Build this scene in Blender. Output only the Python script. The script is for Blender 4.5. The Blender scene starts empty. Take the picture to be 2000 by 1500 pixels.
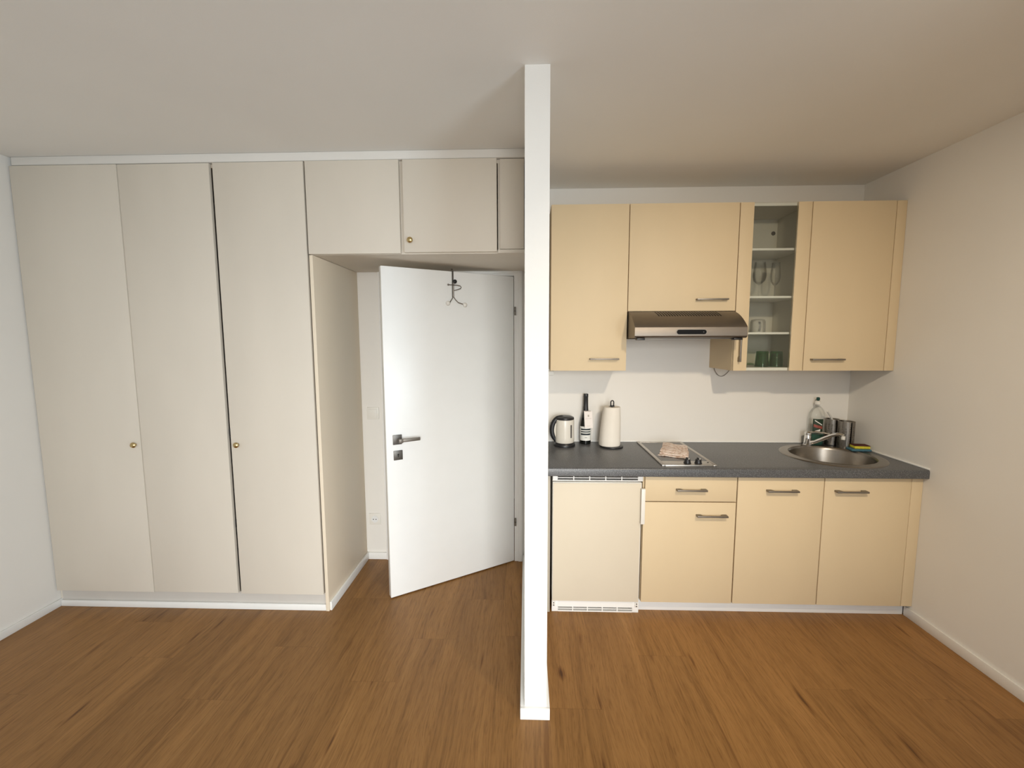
import bpy, bmesh, math, random
from mathutils import Vector, Matrix
random.seed(7)
C = bpy.context.scene.collection
PI = math.pi

# ------------------------------------------------------------------ camera, light, exposure
cam_data = bpy.data.cameras.new('camera')
cam_data.sensor_width = 36.0
cam_data.lens = 850.3 / 2000 * 36.0
cam_data.clip_start = 0.02
cam = bpy.data.objects.new('camera', cam_data); C.objects.link(cam)
RT = Vector((0.99946846, 0.03250081, -0.0025483))
UP = Vector((-0.00074354, 0.10087274, 0.99489906))
FW = Vector((-0.03259208, 0.99436834, -0.10084329))
cam.matrix_world = Matrix(((RT.x, UP.x, -FW.x, 0), (RT.y, UP.y, -FW.y, 0), (RT.z, UP.z, -FW.z, 1.57225), (0, 0, 0, 1)))
bpy.context.scene.camera = cam

world = bpy.data.worlds.new('world'); bpy.context.scene.world = world
world.use_nodes = True
world.node_tree.nodes['Background'].inputs[0].default_value = (0.75, 0.85, 1.0, 1)
world.node_tree.nodes['Background'].inputs[1].default_value = 0.6

vs = bpy.context.scene.view_settings
vs.view_transform = 'Standard'; vs.look = 'None'; vs.gamma = 1.0; vs.use_curve_mapping = False
vs.exposure = 0.0
bpy.context.scene.display_settings.display_device = 'sRGB'
bpy.context.scene.cycles.diffuse_bounces = 6

def area_light(name, loc, direction, size, size_y, power, col, shape='RECTANGLE', spread=180):
    l = bpy.data.lights.new(name, 'AREA'); l.shape = shape; l.size = size; l.size_y = size_y
    l.energy = power; l.color = col; l.spread = math.radians(spread)
    o = bpy.data.objects.new(name, l); C.objects.link(o); o.location = loc
    o.rotation_euler = Vector(direction).to_track_quat('-Z', 'Y').to_euler()
    return o
WIN = (-0.17, 1.13, 0.42, 2.42)          # rear window behind the camera: x0, x1, z0, z1
FILL_WIN = (-2.12, -0.68, 0.58, 2.02)   # added unseen opening for fill light, right wall behind the camera: y0, y1, z0, z1
XWALL = 2.169
YBACK = -2.7
area_light('rear_window_daylight', (0.48, YBACK-0.12, 1.42), (-0.20, 1, -0.265), 1.2, 1.9, 32, (1.0, 1.0, 0.97), spread=66)
area_light('side_fill_light', (XWALL+0.10, -1.4, 1.3), (-1, 0.25, 0.18), 1.36, 1.36, 62, (0.78, 0.91, 1.0), spread=125)  # added fill that brightens the left wall and ceiling, no such window known
area_light('ceiling_lamp_light', (1.03, 0.55, 2.5), (0.2, 1.1, -1), 0.1, 0.1, 9.2, (1.0, 0.84, 0.63), 'DISK', spread=104)

# ------------------------------------------------------------------ materials
def nodes_of(m):
    m.use_nodes = True
    return m.node_tree.nodes, m.node_tree.links
def mat(name, col, rough=0.5, metal=0.0, spec=0.5, var=0.03, scale=8.0, bump=0.0, bscale=120.0, coat=0.0, stretch=(1, 1, 1)):
    m = bpy.data.materials.new(name); N, L = nodes_of(m)
    b = N['Principled BSDF']
    b.inputs['Roughness'].default_value = rough; b.inputs['Metallic'].default_value = metal
    b.inputs['Specular IOR Level'].default_value = spec; b.inputs['Coat Weight'].default_value = coat
    tc = N.new('ShaderNodeTexCoord'); mp = N.new('ShaderNodeMapping'); mp.inputs['Scale'].default_value = stretch
    L.new(tc.outputs['Object'], mp.inputs[0])
    n = N.new('ShaderNodeTexNoise'); n.inputs['Scale'].default_value = scale; n.inputs['Detail'].default_value = 4
    L.new(mp.outputs[0], n.inputs['Vector'])
    r = N.new('ShaderNodeValToRGB')
    lo = [c*(1-var) for c in col]; hi = [min(1, c*(1+var)) for c in col]
    r.color_ramp.elements[0].position = 0.3; r.color_ramp.elements[1].position = 0.7
    r.color_ramp.elements[0].color = (*lo, 1); r.color_ramp.elements[1].color = (*hi, 1)
    L.new(n.outputs['Fac'], r.inputs[0]); L.new(r.outputs[0], b.inputs['Base Color'])
    if bump:
        n2 = N.new('ShaderNodeTexNoise'); n2.inputs['Scale'].default_value = bscale; n2.inputs['Detail'].default_value = 3
        L.new(mp.outputs[0], n2.inputs['Vector'])
        bp = N.new('ShaderNodeBump'); bp.inputs['Strength'].default_value = bump; bp.inputs['Distance'].default_value = 0.002
        L.new(n2.outputs['Fac'], bp.inputs['Height']); L.new(bp.outputs[0], b.inputs['Normal'])
    return m
def clear_mat(name, tint, ior=1.45, rough=0.0, gain=1.0, haze=0.0):
    m = bpy.data.materials.new(name); N, L = nodes_of(m); N.remove(N['Principled BSDF'])
    t = N.new('ShaderNodeBsdfTransparent'); t.inputs[0].default_value = (*tint, 1)
    g = N.new('ShaderNodeBsdfGlossy'); g.inputs['Roughness'].default_value = rough
    f = N.new('ShaderNodeFresnel'); f.inputs[0].default_value = ior
    mx = N.new('ShaderNodeMixShader')
    if gain != 1.0:
        mm = N.new('ShaderNodeMath'); mm.operation = 'MULTIPLY'; mm.inputs[1].default_value = gain; mm.use_clamp = True
        L.new(f.outputs[0], mm.inputs[0]); L.new(mm.outputs[0], mx.inputs[0])
    else: L.new(f.outputs[0], mx.inputs[0])
    L.new(t.outputs[0], mx.inputs[1]); L.new(g.outputs[0], mx.inputs[2])
    out = mx.outputs[0]
    if haze:
        df = N.new('ShaderNodeBsdfDiffuse'); df.inputs[0].default_value = (0.85, 0.85, 0.83, 1)
        m2 = N.new('ShaderNodeMixShader'); m2.inputs[0].default_value = haze
        L.new(out, m2.inputs[1]); L.new(df.outputs[0], m2.inputs[2]); out = m2.outputs[0]
    L.new(out, N['Material Output'].inputs[0])
    return m
M = dict(
    wall=mat('white_wall_paint', (0.80, 0.78, 0.74), 0.85, spec=0.2, var=0.012, scale=2.5, bump=0.12, bscale=260),
    ceiling=mat('ceiling_paint', (0.87, 0.865, 0.84), 0.9, spec=0.15, var=0.012, scale=2, bump=0.15, bscale=300),
    white=mat('white_lacquer', (0.86, 0.86, 0.84), 0.35, var=0.01),
    door=mat('white_door_lacquer', (0.86, 0.87, 0.86), 0.32, var=0.01),
    wardrobe=mat('grey_beige_laminate', (0.705, 0.65, 0.565), 0.55, spec=0.3, var=0.025, scale=3.5, bump=0.05, bscale=400, stretch=(1, 1, 0.35)),
    beige=mat('warm_beige_laminate', (0.82, 0.72, 0.575), 0.5, spec=0.35, var=0.02, scale=3.5, stretch=(1, 1, 0.35)),
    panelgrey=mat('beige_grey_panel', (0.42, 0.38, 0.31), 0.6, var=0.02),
    plinthgrey=mat('grey_plinth_board', (0.58, 0.55, 0.51), 0.5, var=0.02),
    sinksteel=mat('sink_steel', (0.30, 0.275, 0.245), 0.30, metal=1.0, var=0.04, scale=40),
    cream=mat('cream_laminate', (0.70, 0.568, 0.375), 0.55, spec=0.3, var=0.02, scale=4, stretch=(1, 1, 0.4)),
    creamf=mat('pale_cream_fridge_panel', (0.68, 0.61, 0.49), 0.55, spec=0.3, var=0.015, scale=3),
    inner=mat('white_cabinet_lining', (0.62, 0.60, 0.54), 0.5, var=0.01),
    steel=mat('brushed_steel', (0.54, 0.51, 0.47), 0.38, metal=1.0, var=0.05, scale=60, stretch=(0.3, 6, 6)),
    hoodsteel=mat('hood_brushed_steel', (0.225, 0.20, 0.175), 0.46, metal=1.0, var=0.06, scale=60, stretch=(0.25, 6, 6)),
    nickel=mat('satin_nickel', (0.25, 0.225, 0.195), 0.48, metal=0.9, var=0.03),
    darknickel=mat('dark_satin_nickel', (0.17, 0.16, 0.145), 0.45, metal=0.9, var=0.03),
    chrome=mat('polished_chrome', (0.82, 0.82, 0.82), 0.08, metal=1.0, var=0.01),
    brass=mat('aged_brass', (0.62, 0.48, 0.24), 0.3, metal=1.0, var=0.08, scale=60),
    black=mat('black_plastic', (0.012, 0.012, 0.014), 0.35, var=0.05),
    blackgloss=mat('black_gloss', (0.006, 0.006, 0.007), 0.38, var=0.05),
    panelblack=mat('panel_black', (0.005, 0.005, 0.006), 0.5, spec=0.12, var=0.05),
    dark=mat('dark_void', (0.01, 0.009, 0.008), 0.8, var=0.05),
    hobglass=mat('ceramic_hob_glass', (0.03, 0.03, 0.03), 0.16, var=0.05),
    plastic=mat('white_plastic', (0.80, 0.78, 0.73), 0.4, var=0.01),
    greyplinth=mat('grey_white_plinth', (0.80, 0.81, 0.81), 0.45, var=0.04, scale=10, stretch=(0.4, 2, 8)),
    paper=mat('paper_towel', (0.84, 0.79, 0.71), 0.95, spec=0.1, var=0.02, bump=0.5, bscale=160),
    kettle=mat('kettle_ivory_plastic', (0.72, 0.68, 0.60), 0.28, var=0.01),
    gauge=mat('gauge_window', (0.10, 0.09, 0.085), 0.2, var=0.1),
    labelp=mat('label_paper', (0.80, 0.80, 0.76), 0.7, var=0.02),
    tagp=mat('tag_paper', (0.86, 0.80, 0.76), 0.75, var=0.02),
    ink=mat('label_ink', (0.015, 0.025, 0.03), 0.6, var=0.1),
    faint=mat('faint_print', (0.50, 0.44, 0.38), 0.7, var=0.05),
    wine=mat('dark_bottle_glass', (0.006, 0.007, 0.006), 0.06, var=0.1),
    sponge=mat('yellow_sponge', (0.62, 0.55, 0.06), 0.95, spec=0.1, var=0.12, scale=120, bump=0.6, bscale=220),
    scour=mat('dark_red_brown_scourer', (0.10, 0.035, 0.03), 0.95, spec=0.1, var=0.2, scale=160, bump=0.6, bscale=260),
    bluecloth=mat('blue_sponge_cloth', (0.07, 0.16, 0.21), 0.95, spec=0.1, var=0.12, scale=100, bump=0.5, bscale=260),
    liquid=mat('green_dish_liquid', (0.0, 0.09, 0.055), 0.15, var=0.1),
    leaf=mat('label_green', (0.015, 0.036, 0.018), 0.5, var=0.3, scale=60),
    red=mat('label_red', (0.30, 0.07, 0.05), 0.5, var=0.2, scale=60),
    teal=mat('teal_nozzle', (0.01, 0.06, 0.05), 0.4, var=0.1),
    grey=mat('grey_cable', (0.22, 0.20, 0.18), 0.6, var=0.05),
    pane=clear_mat('cabinet_glass', (0.95, 0.955, 0.93), 1.45, 0.0),
    clear=clear_mat('clear_plastic', (0.97, 0.975, 0.965), 1.4, 0.05, 0.35, 0.05),
    wglass=clear_mat('drinking_glass', (0.985, 0.985, 0.98), 1.5, 0.03, 0.35, 0.035),
    mugglass=clear_mat('mug_glass', (0.98, 0.98, 0.975), 1.5, 0.03, 0.4, 0.13),
    gglass=clear_mat('green_glass', (0.26, 0.62, 0.32), 1.5, 0.03, 0.5, 0.03),
)
# towel with faint printed pattern
def towel_material():
    m = mat('pink_white_towel', (0.70, 0.57, 0.48), 0.95, spec=0.1)
    N, L = nodes_of(m); b = N['Principled BSDF']
    tc = N.new('ShaderNodeTexCoord')
    n = N.new('ShaderNodeTexNoise'); n.inputs['Scale'].default_value = 55; n.inputs['Detail'].default_value = 5; n.inputs['Roughness'].default_value = 0.7
    L.new(tc.outputs['Object'], n.inputs['Vector'])
    r = N.new('ShaderNodeValToRGB'); e = r.color_ramp.elements
    e[0].position = 0.36; e[0].color = (0.44, 0.29, 0.22, 1); e[1].position = 0.54; e[1].color = (0.84, 0.74, 0.68, 1)
    k = e.new(0.46); k.color = (0.74, 0.59, 0.50, 1)
    L.new(n.outputs['Fac'], r.inputs[0]); L.new(r.outputs[0], b.inputs['Base Color'])
    return m
M['towel'] = towel_material()
# dark speckled laminate worktop
def worktop_material():
    m = mat('dark_speckled_worktop', (0.06, 0.058, 0.055), 0.30)
    N, L = nodes_of(m); b = N['Principled BSDF']
    tc = N.new('ShaderNodeTexCoord')
    n = N.new('ShaderNodeTexNoise'); n.inputs['Scale'].default_value = 230; n.inputs['Detail'].default_value = 6; n.inputs['Roughness'].default_value = 0.75
    L.new(tc.outputs['Object'], n.inputs['Vector'])
    r = N.new('ShaderNodeValToRGB'); e = r.color_ramp.elements
    e[0].position = 0.38; e[0].color = (0.044, 0.046, 0.050, 1); e[1].position = 0.66; e[1].color = (0.22, 0.23, 0.245, 1)
    k = e.new(0.52); k.color = (0.092, 0.094, 0.099, 1)
    L.new(n.outputs['Fac'], r.inputs[0]); L.new(r.outputs[0], b.inputs['Base Color'])
    b.inputs['Roughness'].default_value = 0.33
    return m
M['worktop'] = worktop_material()
# oak plank floor
def floor_material():
    m = bpy.data.materials.new('oak_plank_floor'); N, L = nodes_of(m); b = N['Principled BSDF']
    def math_(op, a, c=None, clamp=False):
        n = N.new('ShaderNodeMath'); n.operation = op; n.use_clamp = clamp
        for i, v in enumerate((a, c)):
            if v is None: continue
            if isinstance(v, (int, float)): n.inputs[i].default_value = v
            else: L.new(v, n.inputs[i])
        return n.outputs[0]
    def comb(x, y, z):
        n = N.new('ShaderNodeCombineXYZ')
        for i, v in enumerate((x, y, z)):
            if isinstance(v, (int, float)): n.inputs[i].default_value = v
            else: L.new(v, n.inputs[i])
        return n.outputs[0]
    def ramp(fac, *stops):
        n = N.new('ShaderNodeValToRGB'); e = n.color_ramp.elements
        while len(e) < len(stops): e.new(0.5)
        for el, (p, c) in zip(e, stops): el.position = p; el.color = (*c, 1)
        L.new(fac, n.inputs[0]); return n.outputs[0]
    def noise(vec, scale, detail, rough=0.5, dist=0.0):
        n = N.new('ShaderNodeTexNoise'); n.inputs['Scale'].default_value = scale; n.inputs['Detail'].default_value = detail
        n.inputs['Roughness'].default_value = rough; n.inputs['Distortion'].default_value = dist
        L.new(vec, n.inputs['Vector']); return n.outputs['Fac']
    def mix(kind, fac, a, c):
        n = N.new('ShaderNodeMix'); n.data_type = 'RGBA'; n.blend_type = kind
        if isinstance(fac, (int, float)): n.inputs[0].default_value = fac
        else: L.new(fac, n.inputs[0])
        for i, v in ((6, a), (7, c)):
            if isinstance(v, tuple): n.inputs[i].default_value = (*v, 1)
            else: L.new(v, n.inputs[i])
        return n.outputs[2]
    tc = N.new('ShaderNodeTexCoord'); sp = N.new('ShaderNodeSeparateXYZ'); L.new(tc.outputs['Object'], sp.inputs[0])
    X, Y = sp.outputs[0], sp.outputs[1]
    W, LEN = 0.232, 1.28
    u = math_('DIVIDE', math_('SUBTRACT', X, 0.098), W)
    row = math_('FLOOR', u); fu = math_('FRACT', u)
    wn = N.new('ShaderNodeTexWhiteNoise'); wn.noise_dimensions = '1D'; L.new(row, wn.inputs['W'])
    off = math_('MULTIPLY', wn.outputs['Value'], LEN)
    # butt joints of the planks seen beside the door, by row
    for r_, yj in ((-1, 2.174), (-2, 2.50), (-3, 2.14), (-4, 1.845), (-5, 2.49), (0, 1.722), (1, 1.30), (2, 2.05), (3, 1.46), (-6, 2.06)):
        eq = math_('COMPARE', row, float(r_)); N[eq.node.name].inputs[2].default_value = 0.1
        nm = math_('SUBTRACT', 1.0, eq)
        off = math_('ADD', math_('MULTIPLY', off, nm), math_('MULTIPLY', eq, (-yj) % LEN))
    v = math_('DIVIDE', math_('ADD', Y, off), LEN)
    col = math_('FLOOR', v); fv = math_('FRACT', v)
    wn2 = N.new('ShaderNodeTexWhiteNoise'); wn2.noise_dimensions = '2D'; L.new(comb(row, col, 0.0), wn2.inputs['Vector'])
    rnd = wn2.outputs['Value']
    sc = N.new('ShaderNodeSeparateColor'); L.new(wn2.outputs['Color'], sc.inputs[0])
    shift = math_('MULTIPLY', rnd, 37.0)
    # warp grain around
    wv = noise(comb(math_('MULTIPLY', X, 3.0), math_('MULTIPLY', Y, 1.3), shift), 1.0, 2)
    xs = math_('ADD', X, math_('MULTIPLY', math_('SUBTRACT', wv, 0.5), 0.10))
    g1 = noise(comb(math_('MULTIPLY', xs, 17.0), math_('MULTIPLY', Y, 1.05), shift), 1.0, 5, 0.6, 0.4)      # broad streaks
    g2 = noise(comb(math_('MULTIPLY', xs, 95.0), math_('MULTIPLY', Y, 3.2), shift), 1.0, 4, 0.65)            # fine grain
    g3 = noise(comb(math_('MULTIPLY', xs, 34.0), math_('MULTIPLY', Y, 1.0), math_('ADD', shift, 9.0)), 1.0, 3, 0.5, 0.5)  # dark cracks
    base = ramp(g1, (0.26, (0.212, 0.101, 0.029)), (0.46, (0.268, 0.132, 0.040)), (0.62, (0.298, 0.149, 0.047)), (0.80, (0.360, 0.188, 0.063)))
    fine = ramp(g2, (0.34, (0.62, 0.58, 0.52)), (0.50, (1.0, 1.0, 1.0)), (0.70, (1.16, 1.17, 1.18)))
    c = mix('MULTIPLY', 0.5, base, fine)
    g4 = noise(comb(math_('MULTIPLY', xs, 320.0), math_('MULTIPLY', Y, 14.0), shift), 1.0, 3, 0.6)
    pores = ramp(g4, (0.36, (0.72, 0.68, 0.62)), (0.48, (1.0, 1.0, 1.0)), (0.72, (1.08, 1.08, 1.08)))
    c = mix('MULTIPLY', 0.8, c, pores)
    crack = ramp(g3, (0.29, (0.55, 0.46, 0.38)), (0.36, (1.0, 1.0, 1.0)))
    c = mix('MULTIPLY', 0.6, c, crack)
    # short dark slits along the grain
    vs2 = N.new('ShaderNodeTexVoronoi'); vs2.inputs['Scale'].default_value = 1.0
    L.new(comb(math_('MULTIPLY', xs, 21.0), math_('MULTIPLY', Y, 2.3), math_('MULTIPLY', rnd, 5.0)), vs2.inputs['Vector'])
    sc2 = N.new('ShaderNodeSeparateColor'); L.new(vs2.outputs['Color'], sc2.inputs[0])
    sd = math_('ADD', vs2.outputs['Distance'], math_('MULTIPLY', math_('SUBTRACT', g2, 0.5), 0.16))
    sl = ramp(sd, (0.04, (0.26, 0.18, 0.12)), (0.11, (0.66, 0.58, 0.50)), (0.20, (1.0, 1.0, 1.0)))
    c = mix('MULTIPLY', math_('MULTIPLY', math_('GREATER_THAN', sc2.outputs[0], 0.68), 0.8), c, sl)
    # knots: sparse elongated dark spots
    vo = N.new('ShaderNodeTexVoronoi'); vo.inputs['Scale'].default_value = 1.0; vo.inputs['Randomness'].default_value = 1.0
    L.new(comb(math_('MULTIPLY', xs, 5.2), math_('MULTIPLY', Y, 1.9), math_('MULTIPLY', rnd, 3.0)), vo.inputs['Vector'])
    scv = N.new('ShaderNodeSeparateColor'); L.new(vo.outputs['Color'], scv.inputs[0])
    kd = math_('ADD', vo.outputs['Distance'], math_('MULTIPLY', math_('SUBTRACT', g2, 0.5), 0.10))
    gate = math_('GREATER_THAN', scv.outputs[0], 0.42)
    kn = ramp(kd, (0.02, (0.22, 0.14, 0.09)), (0.055, (0.58, 0.48, 0.38)), (0.10, (1.0, 1.0, 1.0)))
    c = mix('MULTIPLY', math_('MULTIPLY', gate, 0.9), c, kn)
    tone = ramp(rnd, (0.0, (0.90, 0.89, 0.87)), (0.5, (1.0, 1.0, 1.0)), (1.0, (1.10, 1.10, 1.09)))
    c = mix('MULTIPLY', 1.0, c, tone)
    ex = math_('MULTIPLY', math_('MINIMUM', fu, math_('SUBTRACT', 1.0, fu)), W)
    ey = math_('MULTIPLY', math_('MINIMUM', fv, math_('SUBTRACT', 1.0, fv)), LEN)
    seam = math_('LESS_THAN', math_('MINIMUM', ex, ey), 0.0011)
    c = mix('MULTIPLY', math_('MULTIPLY', seam, 0.30), c, (0.35, 0.28, 0.22))
    L.new(c, b.inputs['Base Color'])
    rr = N.new('ShaderNodeMapRange'); L.new(g2, rr.inputs[0]); rr.inputs[3].default_value = 0.36; rr.inputs[4].default_value = 0.5
    L.new(rr.outputs[0], b.inputs['Roughness']); b.inputs['Specular IOR Level'].default_value = 0.3
    bp = N.new('ShaderNodeBump'); bp.inputs['Strength'].default_value = 0.12; bp.inputs['Distance'].default_value = 0.001
    L.new(g2, bp.inputs['Height']); L.new(bp.outputs[0], b.inputs['Normal'])
    return m
M['floor'] = floor_material()

# ------------------------------------------------------------------ helpers
WL = {}
def BM(): return bmesh.new()
def box(bm, x0, x1, y0, y1, z0, z1, bev=0.0, seg=2):
    vs_ = [bm.verts.new((x, y, z)) for x in (x0, x1) for y in (y0, y1) for z in (z0, z1)]
    f = [(0, 1, 3, 2), (4, 6, 7, 5), (0, 4, 5, 1), (2, 3, 7, 6), (0, 2, 6, 4), (1, 5, 7, 3)]
    fs = [bm.faces.new([vs_[i] for i in q]) for q in f]
    if bev:
        es = list({e for q in fs for e in q.edges})
        bmesh.ops.bevel(bm, geom=es, offset=bev, segments=seg, affect='EDGES', profile=0.5)
    return bm
def bx(*a, **k): return box(BM(), *a, **k)
def lathe(bm, prof, cx, cy, seg=40, sx=1.0, sy=1.0, closed=False, tilt=None):
    rings = []
    for r, z in prof:
        if r < 1e-6: rings.append([bm.verts.new((cx, cy, z))])
        else: rings.append([bm.verts.new((cx + r*sx*math.cos(2*PI*i/seg), cy + r*sy*math.sin(2*PI*i/seg), z)) for i in range(seg)])
    pairs = list(zip(rings, rings[1:]))
    if closed: pairs.append((rings[-1], rings[0]))
    for a, b_ in pairs:
        for i in range(seg):
            j = (i+1) % seg
            if len(a) == 1 and len(b_) == 1: continue
            if len(a) == 1: bm.faces.new((a[0], b_[j], b_[i]))
            elif len(b_) == 1: bm.faces.new((a[i], a[j], b_[0]))
            else: bm.faces.new((a[i], a[j], b_[j], b_[i]))
    return bm
def solid(prof): return [(0.0, prof[0][1])] + list(prof) + [(0.0, prof[-1][1])]
def tube(bm, pts, r, seg=10, closed=False, sy=1.0):
    P = [Vector(p) for p in pts]; n = len(P); rings = []
    rs = r if isinstance(r, (list, tuple)) else [r]*n
    ref = None
    for i in range(n):
        a = P[(i-1) % n] if (closed or i > 0) else P[i]; b_ = P[(i+1) % n] if (closed or i < n-1) else P[i]
        t = (b_-a).normalized()
        if ref is None: ref = Vector((0, 0, 1)) if abs(t.z) < 0.9 else Vector((1, 0, 0))
        s = t.cross(ref).normalized(); ref = s.cross(t).normalized()
        rings.append([bm.verts.new(P[i] + rs[i]*(math.cos(2*PI*k/seg)*s + sy*math.sin(2*PI*k/seg)*ref)) for k in range(seg)])
    rg = list(zip(rings, rings[1:])) + ([(rings[-1], rings[0])] if closed else [])
    for a, b_ in rg:
        for k in range(seg): bm.faces.new((a[k], a[(k+1) % seg], b_[(k+1) % seg], b_[k]))
    if not closed: bm.faces.new(rings[0][::-1]); bm.faces.new(rings[-1])
    return bm
def prism_x(bm, poly, x0, x1):
    a = [bm.verts.new((x0, y, z)) for y, z in poly]; b_ = [bm.verts.new((x1, y, z)) for y, z in poly]; n = len(poly)
    bm.faces.new(a); bm.faces.new(b_[::-1])
    for i in range(n): bm.faces.new((a[i], b_[i], b_[(i+1) % n], a[(i+1) % n]))
    return bm
def prism_z(bm, poly, z0, z1):
    a = [bm.verts.new((x, y, z0)) for x, y in poly]; b_ = [bm.verts.new((x, y, z1)) for x, y in poly]; n = len(poly)
    bm.faces.new(a[::-1]); bm.faces.new(b_)
    for i in range(n): bm.faces.new((a[i], a[(i+1) % n], b_[(i+1) % n], b_[i]))
    return bm
def ball(bm, c, r, seg=20, sz=1.0):
    m = Matrix.Translation(c) @ Matrix.Diagonal((1, 1, sz, 1))
    bmesh.ops.create_uvsphere(bm, u_segments=seg, v_segments=seg//2, radius=r, matrix=m); return bm
def obj(name, bm, m, parent=None, base=None, local=False, smooth=True, angle=35):
    bmesh.ops.recalc_face_normals(bm, faces=bm.faces[:])
    org = Vector((0, 0, 0))
    if parent is not None and not local: org = WL[parent]
    elif base is not None: org = Vector(base)
    if not local: bmesh.ops.translate(bm, verts=bm.verts[:], vec=-org)
    me = bpy.data.meshes.new(name); bm.to_mesh(me); bm.free()
    for mm in (m if isinstance(m, (list, tuple)) else [m]): me.materials.append(M[mm])
    if smooth:
        me.polygons.foreach_set('use_smooth', [True]*len(me.polygons)); me.set_sharp_from_angle(angle=math.radians(angle))
    o = bpy.data.objects.new(name, me); C.objects.link(o)
    if parent is not None: o.parent = parent; WL[o] = WL[parent]
    else: o.location = org; WL[o] = org
    return o
def tag(o, label, cat, group=None):
    o['label'] = label; o['category'] = cat
    if group: o['group'] = group
    return o
def thing(name, label, cat, loc, group=None, rot=0.0):
    o = bpy.data.objects.new(name, None); C.objects.link(o); o.location = loc; o.rotation_euler = (0, 0, rot); o.empty_display_size = 0.05
    WL[o] = Vector(loc); return tag(o, label, cat, group)
def struct(name, bm, m, parent=None, **k):
    o = obj(name, bm, m, parent, **k)
    if parent is None: o['kind'] = 'structure'
    return o

# ------------------------------------------------------------------ room shell
XL, XR, ZC, YK = -2.782, 2.169, 2.556, 2.977
PX0, PX1, PY = -0.006, 0.086, 1.673            # partition
T = 0.15
struct('floor', bx(XL-T, XR+T, YBACK-T, 4.5, -0.1, 0.0), 'floor', smooth=False)
struct('ceiling', bx(XL-T, XR+T, YBACK-T, 4.5, ZC, ZC+0.12), 'ceiling', smooth=False)
struct('wall_left', bx(XL-T, XL, YBACK-T, YK+T, 0, ZC), 'wall', smooth=False)
bm = BM(); box(bm, XR, XR+T, YBACK-T, FILL_WIN[0], 0, ZC); box(bm, XR, XR+T, FILL_WIN[1], YK+T, 0, ZC)
box(bm, XR, XR+T, FILL_WIN[0], FILL_WIN[1], 0, FILL_WIN[2]); box(bm, XR, XR+T, FILL_WIN[0], FILL_WIN[1], FILL_WIN[3], ZC)
struct('wall_right', bm, 'wall', smooth=False)
DX0, DX1, DZ = -0.968, -0.070, 2.010           # doorway in the far wall
bm = BM()
box(bm, XL, DX0, YK, YK+T, 0, ZC); box(bm, DX1, XR, YK, YK+T, 0, ZC); box(bm, DX0, DX1, YK, YK+T, DZ, ZC)
struct('wall_back', bm, 'wall', smooth=False)
bm = BM()
box(bm, XL, WIN[0], YBACK-T, YBACK, 0, ZC); box(bm, WIN[1], XR, YBACK-T, YBACK, 0, ZC)
box(bm, WIN[0], WIN[1], YBACK-T, YBACK, 0, WIN[2]); box(bm, WIN[0], WIN[1], YBACK-T, YBACK, WIN[3], ZC)
struct('wall_front', bm, 'wall', smooth=False)
def window_frame(bm, put, a0, a1, z0, z1, mid):
    w = 0.05
    for p, q in ((a0, a0+w), (a1-w, a1)): put(bm, p, q, z0, z1)
    spans = [(a0+w, a1-w)] if mid is None else [(a0+w, mid-w/2), (mid+w/2, a1-w)]
    if mid is not None: put(bm, mid-w/2, mid+w/2, z0, z1)
    for p, q in spans: put(bm, p, q, z0, z0+w); put(bm, p, q, z1-w, z1)
bm = BM(); window_frame(bm, lambda b, p, q, z0, z1: box(b, p, q, YBACK-0.08, YBACK-0.02, z0, z1), *WIN, None)
struct('window_1', bm, 'white', smooth=False)
bm = BM(); window_frame(bm, lambda b, p, q, z0, z1: box(b, XR+0.02, XR+0.08, p, q, z0, z1), *FILL_WIN, None)
struct('fill_window', bm, 'white', smooth=False)  # frame around the added, unseen fill opening
# hallway behind the door
bm = BM(); box(bm, -1.6, 0.5, 4.2, 4.3, 0, ZC); box(bm, -1.7, -1.6, YK+T, 4.3, 0, ZC); box(bm, 0.5, 0.6, YK+T, 4.3, 0, ZC)
struct('wall_hallway', bm, 'wall', smooth=False)
struct('wall_partition', bx(PX0, PX1, PY, YK, 0, ZC), 'wall', smooth=False)
# baseboards
BB = 0.05
struct('baseboard_left', bx(XL, XL+0.012, YBACK, 2.376, 0, 0.043, bev=0.002), 'white')
struct('baseboard_right', bx(XR-0.011, XR, YBACK, 2.42, 0, 0.055, bev=0.002), 'white')
bm = BM(); box(bm, PX0-0.018, PX1+0.013, PY-0.012, PY, 0, BB, bev=0.002)
box(bm, PX0-0.018, PX0, PY, YK-0.014, 0, BB, bev=0.002); box(bm, PX1, PX1+0.013, PY, 2.40, 0, BB, bev=0.002)
struct('baseboard_partition', bm, 'white')
struct('baseboard_back', bx(-1.134, -1.003, YK-0.013, YK, 0, 0.050, bev=0.002), 'white')
struct('baseboard_alcove', bx(-1.146, -1.134, 2.366, YK, 0, 0.052, bev=0.002), 'white')
# white board closing the gap between wardrobe and ceiling
struct('trim_1', bx(-2.768, PX0, 2.356, 2.45, 2.511, ZC, bev=0.006), 'wall')
# bright sealing strip along the rear and right edge of the worktop
bm = BM(); box(bm, PX1, XR, YK-0.006, YK, 0.8695, 0.878, bev=0.002); box(bm, XR-0.006, XR, 2.352, YK-0.006, 0.8695, 0.878, bev=0.002)
struct('trim_2', bm, 'white')

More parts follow.
